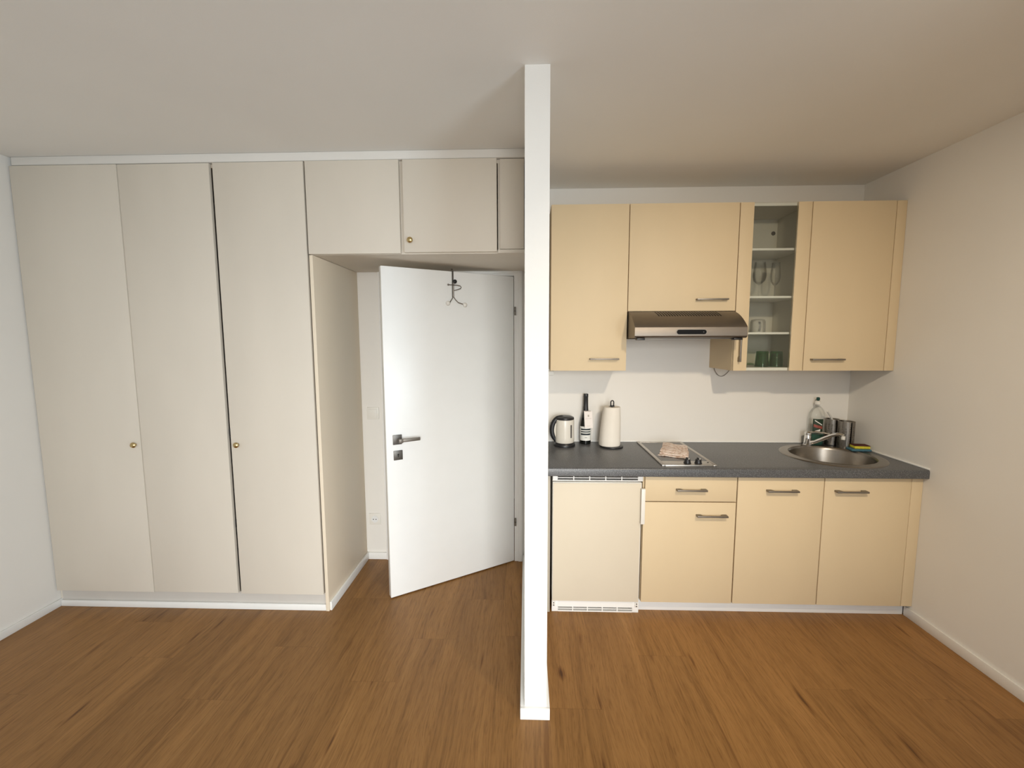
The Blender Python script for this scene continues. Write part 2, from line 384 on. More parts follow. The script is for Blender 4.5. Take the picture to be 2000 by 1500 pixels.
# ------------------------------------------------------------------ door with frame
bm = BM()
FY = YK-0.012
def frame_side(bm, x0, x1): box(bm, x0, x1, FY, YK+T, 0, 2.034, bev=0.0015)
frame_side(bm, -1.003, -0.958); frame_side(bm, -0.082, -0.0265)
box(bm, -0.958, -0.082, FY, YK+T, 1.998, 2.034, bev=0.0015)
box(bm, -0.0545, -0.0275, FY-0.005, FY, 0, 2.034, bev=0.0015); box(bm, -1.002, -0.985, FY-0.005, FY, 0, 2.034, bev=0.0015)
box(bm, -0.985, -0.0545, FY-0.005, FY, 2.012, 2.034, bev=0.0015)
fr = struct('door_1', bm, 'white')
HG = thing('room_door', 'white flush door leaf standing half open into the alcove', 'door', (-0.084, 2.962, 0), rot=math.radians(212.88))
LW, DH0, DH1 = 0.879, 0.007, 1.992
obj('door_leaf', bx(0, LW, -0.04, 0, DH0, DH1, bev=0.0025), 'door', HG, local=True)
bm = BM(); box(bm, 0.787, 0.840, 0, 0.009, 0.955, 1.013, bev=0.0015)
hd = obj('door_handle', bm, 'darknickel', HG, local=True)
bm = BM(); tube(bm, [(0.806, 0.008, 0.984), (0.806, 0.052, 0.984)], 0.010, 16)
box(bm, 0.795, 0.818, 0.040, 0.062, 0.973, 0.995, bev=0.002); box(bm, 0.690, 0.797, 0.046, 0.060, 0.976, 0.994, bev=0.003)
obj('lever', bm, 'nickel', hd, local=True)
bm = BM(); box(bm, 0.785, 0.838, 0, 0.009, 0.861, 0.918, bev=0.0015)
lk = obj('lock_plate', bm, 'darknickel', HG, local=True)
bm = BM(); tube(bm, [(0.812, 0.0085, 0.894), (0.812, 0.0100, 0.894)], 0.0052, 20); box(bm, 0.8098, 0.8142, 0.0085, 0.0100, 0.879, 0.892)
obj('keyhole', bm, 'dark', lk, local=True)
for z in (1.765, 0.293):
    bm = BM(); tube(bm, [(-0.006, 0.008, z-0.028), (-0.006, 0.008, z+0.028)], 0.006, 14)
    h_ = obj('hinge', bm, 'nickel', HG, local=True)
    bm = BM(); tube(bm, [(-0.006, 0.008, z-0.002), (-0.006, 0.008, z+0.002)], 0.0066, 14)
    obj('hinge_ring', bm, 'black', h_, local=True)
# over-door hook shaped as a little figure
u0 = 0.441
HK = thing('door_hook', 'wire figure coat hook with black ball head hanging over the door top', 'hook', (-0.084, 2.962, 0), rot=math.radians(212.88))
bm = BM()
box(bm, u0-0.0055, u0+0.0055, 0.0005, 0.003, 1.836, 1.996); box(bm, u0-0.0055, u0+0.0055, -0.0425, 0.003, 1.9935, 1.9965); box(bm, u0-0.0055, u0+0.0055, -0.0435, -0.041, 1.955, 1.9965)
tube(bm, [(u0+.002, 0.004, 2.0), (u0+.002, -0.002, 2.006), (u0+.002, -0.012, 2.004)], 0.003, 8)
obj('strap', bm, 'darknickel', HK, local=True)
bm = BM(); ball(bm, (u0-0.008, 0.018, 1.930), 0.0125)
obj('head', bm, 'blackgloss', HK, local=True)
bm = BM()
tube(bm, [(u0+0.033, 0.014, 1.909), (u0+0.015, 0.012, 1.909), (u0-0.025, 0.012, 1.909), (u0-0.045, 0.013, 1.906), (u0-0.052, 0.014, 1.898), (u0-0.046, 0.014, 1.889), (u0-0.02, 0.012, 1.880), (u0, 0.006, 1.875)], 0.0028, 8)
ball(bm, (u0+0.035, 0.014, 1.909), 0.006, 12)
obj('arms', bm, 'nickel', HK, local=True)
bm = BM(); tube(bm, [(u0-0.002, 0.006, 1.925), (u0, 0.008, 1.89), (u0, 0.007, 1.838)], 0.005, 10)
obj('body', bm, 'nickel', HK, local=True)
for pts, end in (([(u0, 0.007, 1.840), (u0+0.012, 0.012, 1.822), (u0+0.030, 0.02, 1.800)], (u0+0.043, 0.024, 1.796)),
                 ([(u0, 0.007, 1.840), (u0-0.014, 0.012, 1.818), (u0-0.028, 0.018, 1.803), (u0-0.056, 0.022, 1.795)], (u0-0.071, 0.024, 1.790))):
    bm = BM(); tube(bm, pts, 0.0028, 8); l_ = obj('leg', bm, 'nickel', HK, local=True)
    bm = BM(); ball(bm, end, 0.0140, 16); obj('knob', bm, 'plastic', l_, local=True)
# switch and socket on the wall between wardrobe and door
s = thing('light_switch', 'square white light switch left of the door', 'light switch', (-1.070, YK, 1.064))
obj('frame', bx(-1.112, -1.028, YK-0.009, YK, 1.022, 1.107, bev=0.003), 'plastic', s)
obj('rocker', bx(-1.101, -1.040, YK-0.014, YK-0.0085, 1.034, 1.094, bev=0.002), 'plastic', s)
s = thing('wall_socket', 'square white power socket low on the wall left of the door', 'socket', (-1.082, YK, 0.298))
obj('frame', bx(-1.123, -1.041, YK-0.008, YK, 0.256, 0.340, bev=0.003), 'plastic', s)
bm = BM(); tube(bm, [(-1.082, YK-0.0105, 0.298), (-1.082, YK-0.0075, 0.298)], 0.024, 28)
obj('socket_face', bm, 'greyplinth', s)
bm = BM()
for dx in (-0.0095, 0.0095): tube(bm, [(-1.082+dx, YK-0.0115, 0.298), (-1.082+dx, YK-0.0100, 0.298)], 0.0035, 12)
obj('pin_hole', bm, 'dark', s)

# ------------------------------------------------------------------ wardrobe
YW = 2.351; YD = YW+0.020
def knob(x, z, y, parent, m='brass', r=0.0155):
    bm = BM()
    prof = [(0.006, 0), (0.006, 0.008), (0.0085, 0.010), (r, 0.016), (r, 0.020), (r*0.75, 0.025), (r*0.3, 0.0275)]
    lathe(bm, solid(prof), 0, 0, 20)
    bmesh.ops.rotate(bm, cent=(0, 0, 0), matrix=Matrix.Rotation(PI/2, 3, 'X'), verts=bm.verts[:])
    bmesh.ops.translate(bm, vec=(x, y, z), verts=bm.verts[:])
    return obj('knob', bm, m, parent)
W = thing('built_in_wardrobe', 'tall grey-beige built-in wardrobe with three plain doors beside the left wall', 'wardrobe', (-1.96, 2.66, 0))
bm = BM()
box(bm, XL+0.002, XL+0.02, YD+0.004, YK-0.004, 0.0, 2.508); box(bm, XL+0.02, -1.163, YK-0.02, YK-0.004, 0, 2.508)
box(bm, XL+0.02, -1.163, YD+0.004, YK-0.02, 2.490, 2.508); box(bm, XL+0.02, -1.163, YD+0.006, YK-0.02, 0.085, 0.103)
box(bm, -1.685, -1.656, YD+0.016, YK-0.02, 0.103, 2.49)
obj('carcass', bm, 'wardrobe', W)
obj('side_panel', bx(-1.1655, -1.1465, 2.357, YK-0.004, 0.0, 2.028, bev=0.001), 'beige', W)
obj('plinth_board', bx(XL+0.014, -1.167, 2.374, 2.385, 0.0, 0.102), 'plinthgrey', W)
obj('skirting', bx(XL+0.014, -1.167, 2.360, 2.3735, 0.0, 0.037, bev=0.0025), 'white', W)
for x0, x1, kx, kz, ya in ((-2.774, -2.1845, -2.213, 0.987, 0.0), (-2.1815, -1.682, None, 0, 0.004), (-1.659, -1.1735, -1.621, 0.990, 0.0)):
    d = obj('door', bx(x0, x1, YW+ya, YD+ya, 0.104, 2.507, bev=0.0012), 'wardrobe', W)
    if kx: knob(kx, kz, YW, d)
for z in (1.058, 0.520):
    obj('gap_block', bx(-1.678, -1.664, YD-0.004, YD+0.0045, z-0.022, z+0.022, bev=0.001), 'black', W)  # small black blocks set in the wide gap between the doors
O = thing('overhead_cabinet', 'grey-beige cupboard bridging above the door alcove with two square doors', 'cabinet', (-0.58, 2.66, 2.03))
bm = BM()
box(bm, -1.1625, -0.010, YD+0.002, YK-0.002, 2.030, 2.048); box(bm, -1.1625, -0.010, YD+0.003, YK-0.02, 2.490, 2.508)
box(bm, -1.1625, -0.010, YK-0.02, YK-0.002, 2.048, 2.508); box(bm, -0.1495, -0.132, YD+0.004, YK-0.02, 2.048, 2.49); box(bm, -0.668, -0.646, YD+0.003, YK-0.02, 2.048, 2.49)
box(bm, -1.1625, -1.148, YD+0.01, YK-0.02, 2.048, 2.49)
obj('carcass', bm, 'wardrobe', O)
obj('filler_panel', bx(-0.1385, -0.012, 2.362, 2.374, 2.0515, 2.507, bev=0.001), 'wardrobe', O)
obj('bottom_rail', bx(-0.150, -0.010, 2.357, 2.3725, 2.030, 2.0485, bev=0.001), 'wardrobe', O)
obj('door', bx(-1.164, -0.6675, YW, YD, 2.0315, 2.508, bev=0.0012), 'wardrobe', O)
d = obj('door', bx(-0.647, -0.1545, YW, YD, 2.0365, 2.508, bev=0.0012), 'wardrobe', O)
knob(-0.612, 2.097, YW, d)

# ------------------------------------------------------------------ kitchen base units
ZT = 0.869; YB = 2.382; DT = 0.018
def handle(x0, x1, z, yf, parent, vertical=False):
    """bar handle: two feet on the door carrying a flat bar 28 mm in front of it"""
    bm = BM(); h = 0.0045
    poly_bar = [(x0, x1, yf-0.030, yf-0.021, z-h, z+h)]
    for a in poly_bar: box(bm, *a, bev=0.0012)
    for fx, sgn in ((x0, 1), (x1, -1)):
        a, b_ = sorted((fx, fx+sgn*0.036)); c, d_ = sorted((fx+sgn*0.001, fx+sgn*0.026))
        v = [bm.verts.new(p) for p in ((c, yf, z-h), (d_, yf, z-h), (d_, yf, z+h), (c, yf, z+h), (a, yf-0.0215, z-h), (b_, yf-0.0215, z-h), (b_, yf-0.0215, z+h), (a, yf-0.0215, z+h))]
        for q in ((0, 3, 2, 1), (4, 5, 6, 7), (0, 1, 5, 4), (1, 2, 6, 5), (2, 3, 7, 6), (3, 0, 4, 7)): bm.faces.new([v[i] for i in q])
    if vertical:
        cx, cz = (x0+x1)/2, z
        bmesh.ops.rotate(bm, cent=(cx, yf, cz), matrix=Matrix.Rotation(PI/2, 3, 'Y'), verts=bm.verts[:])
    return obj('handle', bm, 'nickel', parent)
def open_box(bm, x0, x1, y0, y1, z0, z1, t=0.016, top=True, front=False):
    box(bm, x0, x0+t, y0, y1, z0, z1); box(bm, x1-t, x1, y0, y1, z0, z1); box(bm, x0+t, x1-t, y0, y1, z0, z0+t); box(bm, x0+t, x1-t, y1-t, y1, z0+t, z1)
    if top: box(bm, x0+t, x1-t, y0, y1-t, z1-t, z1)
ZB0, ZB1 = 0.0745, 0.812
def base_unit(x0, x1, label, ztop=0.8195):
    t = thing('base_cabinet', label, 'cabinet', ((x0+x1)/2, 2.66, 0.0))
    bm = BM(); open_box(bm, x0, x1, YB+DT+0.002, 2.96, ZB0, ztop, top=False); obj('carcass', bm, 'cream', t)
    return t
t = base_unit(0.6555, 1.1705, 'cream base cabinet with a drawer above its door, right of the fridge')
d = obj('drawer', bx(0.6645, 1.1675, YB, YB+DT, 0.672, ZB1, bev=0.0012), 'cream', t); handle(0.833, 0.999, 0.742, YB, d)
d = obj('door', bx(0.6575, 1.1675, YB, YB+DT, ZB0, 0.6665, bev=0.0012), 'cream', t); handle(0.948, 1.117, 0.595, YB, d)
t = base_unit(1.1715, 1.6405, 'cream base cabinet with one door, second from the right wall', 0.69)
d = obj('door', bx(1.1735, 1.6385, YB, YB+DT, ZB0, ZB1, bev=0.0012), 'cream', t); handle(1.326, 1.494, 0.741, YB, d)
t = base_unit(1.6415, 2.1075, 'cream base cabinet with one door, under the sink', 0.69)
d = obj('door', bx(1.6435, 2.1055, YB, YB+DT, ZB0, ZB1, bev=0.0012), 'cream', t); handle(1.695, 1.864, 0.741, YB, d)
tag(obj('filler_strip', bx(2.1085, XR-0.001, YB+0.001, YB+DT, ZB0, ZB1, bev=0.001), 'cream', base=(2.139, 2.39, ZB0)), 'narrow cream filler strip between the lowest right cabinet door and the wall', 'filler strip')
tag(obj('plinth_board', bx(0.650, 2.157, 2.424, 2.440, 0.0, 0.0735, bev=0.001), 'greyplinth', base=(1.4, 2.43, 0)), 'grey-white plinth board under the cream base cabinets', 'plinth')
tag(obj('end_panel', bx(0.104, 0.1370, YB+0.006, 2.95, 0.0, 0.8195, bev=0.001), 'panelgrey', base=(0.12, 2.66, 0)), 'narrow pale end panel between the partition wall and the fridge', 'panel')
# fridge
F = thing('fridge', 'small under-counter fridge with a cream door and white vents', 'fridge', (0.395, 2.66, 0))
obj('body', bx(0.1500, 0.6485, 2.418, 2.93, 0.062, 0.815), 'white', F)
d = obj('door', bx(0.1495, 0.6475, YB+0.006, 2.4165, 0.068, 0.7755, bev=0.003), 'plastic', F)
obj('door_panel', bx(0.1540, 0.6425, YB+0.0005, YB+0.0065, 0.073, 0.7715, bev=0.0008), 'creamf', d)
obj('door_grip', box(bx(0.6395, 0.6615, YB-0.022, YB-0.0015, 0.545, 0.748, bev=0.003), 0.6395, 0.6470, YB-0.010, YB+0.005, 0.548, 0.745), 'plastic', d)
def vent(name, x0, x1, y, z0, z1, cells, rows, xe, parent, zlo, zhi):
    bm = BM()
    box(bm, x0, x0+xe, y, y+0.02, z0, z1, bev=0.001); box(bm, x1-xe, x1, y, y+0.02, z0, z1, bev=0.001)
    box(bm, x0+xe, x1-xe, y, y+0.02, zhi, z1); box(bm, x0+xe, x1-xe, y, y+0.02, z0, zlo)
    w = (x1-x0-2*xe)/cells
    for k in range(1, cells): box(bm, x0+xe+k*w-0.003, x0+xe+k*w+0.003, y+0.0005, y+0.012, zlo, zhi)
    for k in range(1, rows): zz = zlo+(zhi-zlo)*k/rows; box(bm, x0+xe, x1-xe, y+0.002, y+0.011, zz-0.0022, zz+0.0022)
    v = obj(name, bm, 'white', parent)
    bm = bx(x0+0.003, x1-0.003, y+0.0205, y+0.026, z0+0.002, z1-0.002); obj('vent_opening', bm, 'dark', v)
    return v
vent('top_vent', 0.1500, 0.6535, YB+0.008, 0.7825, 0.8145, 5, 2, 0.028, F, 0.7875, 0.8125)
vb = vent('bottom_vent', 0.1490, 0.6485, YB+0.012, 0.001, 0.0665, 5, 2, 0.036, F, 0.007, 0.030)
for x in (0.160, 0.636):
    bm = BM(); box(bm, x-0.010, x+0.010, YB+0.007, YB+0.0115, 0.036, 0.064, bev=0.001); hb = obj('hinge_plate', bm, 'plastic', vb)
    bm = BM()
    for zz in (0.042, 0.056): tube(bm, [(x, YB+0.006, zz), (x, YB+0.0075, zz)], 0.004, 12)
    obj('screw', bm, 'darknickel', hb)
# worktop with a round cut-out for the sink
SX, SY, SR, BR = 1.850, 2.649, 0.271, 0.219
bm = BM()
def ring_verts(r, z, n=72): return [bm.verts.new((SX+r*math.cos(2*PI*i/n), SY+r*math.sin(2*PI*i/n), z)) for i in range(n)]
for z in (ZT, 0.8205):
    yf = 2.360 if z == ZT else 2.354
    o_ = [bm.verts.new(p) for p in ((PX1+0.0005, yf, z), (XR-0.0005, yf, z), (XR-0.0005, YK-0.0005, z), (PX1+0.0005, YK-0.0005, z))]
    h_ = ring_verts(0.232, z)
    es = [bm.edges.new((o_[i], o_[(i+1) % 4])) for i in range(4)] + [bm.edges.new((h_[i], h_[(i+1) % 72])) for i in range(72)]
    bmesh.ops.triangle_fill(bm, use_beauty=True, use_dissolve=False, edges=es)
    if z == ZT: top_o, top_h = o_, h_
for i in range(72): bm.faces.new((top_h[i], top_h[(i+1) % 72], h_[(i+1) % 72], h_[i]))
# rounded front edge
arc = [(2.360, ZT), (2.3555, ZT-0.0015), (2.352, ZT-0.005), (2.3505, ZT-0.010), (2.3505, 0.8235), (2.354, 0.8205)]
cols = [[bm.verts.new((x, y, z)) for y, z in arc[1:-1]] for x in (PX1+0.0005, XR-0.0005)]
cols[0] = [top_o[0]] + cols[0] + [o_[0]]; cols[1] = [top_o[1]] + cols[1] + [o_[1]]
for i in range(len(arc)-1): bm.faces.new((cols[0][i], cols[0][i+1], cols[1][i+1], cols[1][i]))
bm.faces.new((top_o[1], top_o[2], o_[2]) + tuple(cols[1][::-1][0:-1])); bm.faces.new((top_o[2], top_o[3], o_[3], o_[2])); bm.faces.new((top_o[3], top_o[0]) + tuple(cols[0][1:]) + (o_[3],))
tag(obj('worktop', bm, 'worktop', base=(1.13, 2.66, 0.8205), angle=30), 'long dark grey speckled worktop over the cream base cabinets', 'worktop')
# sink
S = thing('sink', 'round stainless steel sink set into the worktop near the right wall', 'sink', (SX, SY, ZT))
bm = BM(); lathe(bm, [(SR, ZT+0.0005), (SR-0.002, ZT+0.003), (SR-0.014, ZT+0.0045), (BR+0.012, ZT+0.0035), (BR+0.004, ZT+0.0065), (BR, ZT+0.004), (BR-0.006, ZT-0.012), (BR-0.016, ZT-0.09), (BR-0.028, ZT-0.12), (BR-0.06, ZT-0.130), (0.045, ZT-0.134), (0.045, ZT-0.136),
    (BR-0.06, ZT-0.132), (BR-0.027, ZT-0.122), (BR-0.0145, ZT-0.09), (BR-0.0045, ZT-0.012), (BR+0.003, ZT+0.0005)], SX, SY, 96, closed=True)
obj('bowl', bm, 'sinksteel', S, angle=50)
bm = BM(); lathe(bm, solid([(0.0448, ZT-0.1355), (0.0448, ZT-0.133), (0.036, ZT-0.132), (0.030, ZT-0.134)]), SX, SY, 40); obj('drain', bm, 'chrome', S)
ang = math.radians(152)
ox, oy = SX+(BR-0.0155)*math.cos(ang), SY+(BR-0.0155)*math.sin(ang)
bm = BM()
for dz in (-0.012, 0.0, 0.012): tube(bm, [(ox, oy, ZT-0.045+dz), (ox-0.004*math.cos(ang), oy-0.004*math.sin(ang), ZT-0.045+dz)], 0.0045, 12)
obj('overflow_hole', bm, 'dark', S)
# tap
TX, TY = 1.868, 2.900
t = thing('mixer_tap', 'low chrome single-lever mixer tap behind the round sink', 'tap', (TX, TY, ZT+0.0045))
bm = BM(); lathe(bm, solid([(0.027, ZT+0.0045), (0.027, ZT+0.009), (0.0225, ZT+0.012), (0.0215, ZT+0.05), (0.020, ZT+0.072), (0.019, ZT+0.074)]), TX, TY, 32); obj('body', bm, 'chrome', t)
bm = BM(); lathe(bm, solid([(0.019, ZT+0.0745), (0.0215, ZT+0.077), (0.021, ZT+0.088), (0.014, ZT+0.094)]), TX, TY, 32)
v0 = [(TX+0.000, TY, ZT+0.091), (TX+0.035, TY-0.022, ZT+0.096), (TX+0.075, TY-0.045, ZT+0.095), (TX+0.098, TY-0.058, ZT+0.090)]
tube(bm, v0, [0.012, 0.011, 0.010, 0.011], 14, sy=0.55); obj('lever', bm, 'chrome', t)
bm = BM(); tube(bm, [(TX+0.006, TY-0.014, ZT+0.020), (TX+0.020, TY-0.045, ZT+0.036), (TX+0.047, TY-0.098, ZT+0.075), (TX+0.066, TY-0.135, ZT+0.100), (TX+0.076, TY-0.155, ZT+0.109), (TX+0.085, TY-0.172, ZT+0.111), (TX+0.093, TY-0.188, ZT+0.108)], [0.0125, 0.012, 0.0115, 0.011, 0.011, 0.011, 0.0105], 16)
sp_ = obj('spout', bm, 'chrome', t)
bm = BM(); lathe(bm, solid([(0.0105, ZT+0.084), (0.011, ZT+0.088), (0.011, ZT+0.104)]), TX+0.093, TY-0.188, 20); obj('aerator', bm, 'plastic', sp_)
# hob
H0, H1, HY0, HY1 = 0.757, 1.060, 2.392, 2.950
t = thing('ceramic_hob', 'narrow two-zone electric hob with steel frame let into the worktop', 'hob', (0.9085, 2.67, ZT))
bm = BM(); box(bm, H0, H0+0.020, HY0, HY1, ZT+0.0003, ZT+0.009, bev=0.002); box(bm, H1-0.020, H1, HY0, HY1, ZT+0.0003, ZT+0.009, bev=0.002)
box(bm, H0+0.018, H1-0.018, HY1-0.016, HY1, ZT+0.0003, ZT+0.009, bev=0.002); box(bm, H0+0.0185, H1-0.0185, HY0, HY0+0.082, ZT+0.0003, ZT+0.0088, bev=0.001)
fr_ = obj('frame', bm, 'steel', t)
obj('glass_plate', bx(H0+0.0205, H1-0.0205, HY0+0.0825, HY1-0.0165, ZT+0.0005, ZT+0.0075), 'hobglass', t)
for x in (0.908, 0.969):
    bm = BM(); lathe(bm, solid([(0.0205, ZT+0.009), (0.0205, ZT+0.012), (0.018, ZT+0.014), (0.0155, ZT+0.032), (0.014, ZT+0.034)]), x, 2.428, 28)
    k_ = obj('control_knob', bm, 'black', t)
    obj('knob_grip', bx(x-0.004, x+0.004, 2.413, 2.443, ZT+0.0335, ZT+0.040, bev=0.0015), 'black', k_); obj('knob_mark', bx(x+0.001, x+0.004, 2.4115, 2.420, ZT+0.0345, ZT+0.0405), 'plastic', k_)
bm = BM(); lathe(bm, solid([(0.0045, ZT+0.0085), (0.0045, ZT+0.0105)]), 1.030, 2.446, 16); obj('indicator_light', bm, 'dark', t)
# folded cloth on the hob
def cloth_slab(bm, quad, z0, z1, seed, n=12):
    """wavy folded layer between four plan corners"""
    rnd = random.Random(seed); ph = [rnd.uniform(0, 6) for _ in range(6)]
    def pt(u, v):
        a = Vector(quad[0]).lerp(Vector(quad[1]), u); b_ = Vector(quad[3]).lerp(Vector(quad[2]), u); return a.lerp(b_, v)
    top, bot = [], []
    for i in range(n+1):
        tr, br = [], []
        for j in range(n+1):
            u, v = i/n, j/n; p = pt(u, v)
            e = 0.003*math.sin(9*u+ph[0])*math.cos(7*v+ph[1])
            w = 0.0022*math.sin(11*u+ph[2]+3*v)+0.0018*math.sin(17*v+ph[3])
            edge = min(u, 1-u, v, 1-v); drop = (1-min(1, edge*n/1.2))*(z1-z0)*0.42
            tr.append(bm.verts.new((p.x+e, p.y+e*0.6, z1+w-drop))); br.append(bm.verts.new((p.x+e, p.y+e*0.6, z0+max(0, w*0.3)+drop*0.35)))
        top.append(tr); bot.append(br)
    for i in range(n):
        for j in range(n):
            bm.faces.new((top[i][j], top[i+1][j], top[i+1][j+1], top[i][j+1])); bm.faces.new((bot[i][j], bot[i][j+1], bot[i+1][j+1], bot[i+1][j]))
    for i in range(n):
        bm.faces.new((top[i][0], bot[i][0], bot[i+1][0], top[i+1][0])); bm.faces.new((top[i][n], top[i+1][n], bot[i+1][n], bot[i][n]))
        bm.faces.new((top[0][i], top[0][i+1], bot[0][i+1], bot[0][i])); bm.faces.new((top[n][i], bot[n][i], bot[n][i+1], top[n][i+1]))
bm = BM()
zc = ZT+0.0075
cloth_slab(bm, [(0.792, 2.594), (0.945, 2.512), (1.016, 2.700), (0.885, 2.775)], zc, zc+0.008, 1)
cloth_slab(bm, [(0.810, 2.610), (0.950, 2.530), (1.020, 2.730), (0.893, 2.820)], zc+0.007, zc+0.016, 2)
cloth_slab(bm, [(0.824, 2.645), (0.952, 2.555), (1.024, 2.752), (0.905, 2.850)], zc+0.014, zc+0.025, 3)
tag(obj('folded_cloth', bm, 'towel', base=(0.92, 2.68, zc), angle=60), 'folded pinkish patterned cloth lying on the hob', 'cloth')
# kettle
KX, KY = 0.256, 2.868
t = thing('electric_kettle', 'ivory electric kettle with black handle, lid and base', 'kettle', (KX, KY, ZT))
bm = BM(); lathe(bm, solid([(0.070, ZT), (0.071, ZT+0.006), (0.067, ZT+0.016), (0.062, ZT+0.024)]), KX, KY, 44); obj('power_base', bm, 'black', t)
bm = BM(); lathe(bm, solid([(0.061, ZT+0.025), (0.0645, ZT+0.034), (0.0645, ZT+0.06), (0.063, ZT+0.12), (0.0605, ZT+0.170), (0.0585, ZT+0.178)]), KX, KY, 48)
for v in bm.verts:                       # pulled-out pouring lip on the right
    if v.co.z > ZT+0.15 and v.co.x-KX > 0.03: v.co.x += 0.004*(v.co.z-ZT-0.15)/0.03
kb = obj('body', bm, 'kettle', t)
bm = BM(); lathe(bm, solid([(0.060, ZT+0.1785), (0.0625, ZT+0.183), (0.060, ZT+0.192), (0.046, ZT+0.199), (0.02, ZT+0.2015)]), KX, KY, 44); obj('lid', bm, 'black', t)
bm = BM(); pts = []
for k in range(15):
    a = PI*(0.40+1.03*k/14)
    pts.append((KX-0.026+0.058*math.cos(a), KY-0.012, ZT+0.108+0.084*math.sin(a)))
tube(bm, pts, [0.0125]*3+[0.0145]*8+[0.013, 0.011, 0.010, 0.009], 14, sy=1.15); obj('handle', bm, 'black', t)
bm = BM(); tube(bm, [(KX-0.026+0.0435*math.cos(PI*(0.5+0.9*k/14)), KY-0.014, ZT+0.106+0.069*math.sin(PI*(0.5+0.9*k/14))) for k in range(15)], 0.0065, 12, sy=1.6); obj('handle_lining', bm, 'kettle', t)
bm = BM()
for i in range(9):
    z0, z1 = ZT+0.062+0.0095*i, ZT+0.062+0.0095*(i+1)
    hw = 0.078
    for k in range(4):
        a0, a1 = -0.93-hw+2*hw*k/4, -0.93-hw+2*hw*(k+1)/4
        v = [bm.verts.new((KX+0.0660*math.cos(a), KY+0.0660*math.sin(a), z)) for a, z in ((a0, z0), (a1, z0), (a1, z1), (a0, z1))]; bm.faces.new(v)
bmesh.ops.remove_doubles(bm, verts=bm.verts[:], dist=1e-5)
bmesh.ops.solidify(bm, geom=bm.faces[:], thickness=0.003); obj('water_gauge', bm, 'gauge', kb)
# wine bottle
BX, BY = 0.403, 2.931
t = thing('wine_bottle', 'dark wine bottle with a white label and a white neck tag beside the kettle', 'bottle', (BX, BY, ZT))
bm = BM(); lathe(bm, solid([(0.034, ZT), (0.0375, ZT+0.004), (0.0375, ZT+0.118), (0.036, ZT+0.135), (0.031, ZT+0.165), (0.0245, ZT+0.195), (0.0195, ZT+0.215), (0.0165, ZT+0.235), (0.0152, ZT+0.27)]), BX, BY, 40); gb = obj('glass_body', bm, 'wine', t)
bm = BM(); lathe(bm, solid([(0.0180, ZT+0.226), (0.0162, ZT+0.262), (0.0155, ZT+0.318), (0.0162, ZT+0.320), (0.0162, ZT+0.338), (0.015, ZT+0.3405)]), BX, BY, 32); obj('capsule', bm, 'black', t)
def wrap(bm, cx, cy, r, a0, a1, z0, z1, n=24, th=0.0006):
    rows = []
    for i in range(n+1):
        a = a0+(a1-a0)*i/n; rows.append([bm.verts.new((cx+rr*math.cos(a), cy+rr*math.sin(a), z)) for rr, z in ((r, z0), (r, z1), (r+th, z1), (r+th, z0))])
    for a, b_ in zip(rows, rows[1:]):
        for k in range(4): bm.faces.new((a[k], b_[k], b_[(k+1) % 4], a[(k+1) % 4]))
    bm.faces.new(rows[0]); bm.faces.new(rows[-1][::-1])
bm = BM(); wrap(bm, BX, BY, 0.0376, -PI/2-1.35, -PI/2+1.05, ZT+0.026, ZT+0.122); lb = obj('label', bm, 'labelp', t)
bm = BM()
for z, h in ((0.0975, 0.0095), (0.0825, 0.0075), (0.0635, 0.0115)): wrap(bm, BX, BY, 0.0383, -PI/2-1.0, -PI/2+0.85, ZT+z, ZT+z+h)
wrap(bm, BX, BY, 0.0383, -PI/2-0.25, -PI/2+0.2, ZT+0.046, ZT+0.0485); obj('label_print', bm, 'ink', lb)
bm = BM(); box(bm, -0.027, 0.027, -0.0006, 0.0006, -0.112, 0.0)
R = Matrix.Translation((BX+0.010, BY-0.041, ZT+0.226)) @ Matrix.Rotation(math.radians(-3), 4, 'Y') @ Matrix.Rotation(math.radians(-4), 4, 'X')
bmesh.ops.transform(bm, matrix=R, verts=bm.verts[:])
box(bm, BX-0.016, BX+0.030, BY-0.042, BY-0.0150, ZT+0.2250, ZT+0.2262)
tg = obj('neck_tag', bm, 'tagp', t)
for nm_, q in (('tag_line', (-0.020, 0.020, -0.0012, -0.0004, -0.049, -0.0475)), ('tag_emblem', (-0.004, 0.006, -0.0012, -0.0004, -0.036, -0.022)), ('tag_line', (-0.012, 0.012, -0.0012, -0.0004, -0.098, -0.0965))):
    bm = bx(*q); bmesh.ops.transform(bm, matrix=R, verts=bm.verts[:]); obj(nm_, bm, 'faint', tg)
# paper towel holder and roll
QX, QY = 0.563, 2.842
t = thing('paper_towel_holder', 'black paper towel stand with a wire loop on top', 'paper towel holder', (QX, QY, ZT))
bm = BM(); lathe(bm, solid([(0.074, ZT), (0.076, ZT+0.004), (0.074, ZT+0.010), (0.06, ZT+0.0125)]), QX, QY, 48); obj('base', bm, 'black', t)
bm = BM(); tube(bm, [(QX, QY, ZT+0.0125), (QX, QY, ZT+0.275)], 0.006, 14); obj('rod', bm, 'black', t)
bm = BM(); tube(bm, [(QX-0.009, QY, ZT+0.270)] + [(QX-0.0095*math.cos(PI*k/12), QY, ZT+0.294+0.0125*math.sin(PI*k/12)) for k in range(13)] + [(QX+0.009, QY, ZT+0.270)], 0.0038, 10)
lathe(bm, solid([(0.015, ZT+0.268), (0.015, ZT+0.274)]), QX, QY, 20); obj('loop', bm, 'black', t)
bm = BM()
n = 56; zs = [0.0128, 0.02, 0.06, 0.12, 0.18, 0.24, 0.262, 0.266]; ro = [0.066, 0.068, 0.067, 0.0645, 0.061, 0.0565, 0.055, 0.053]
rings = []
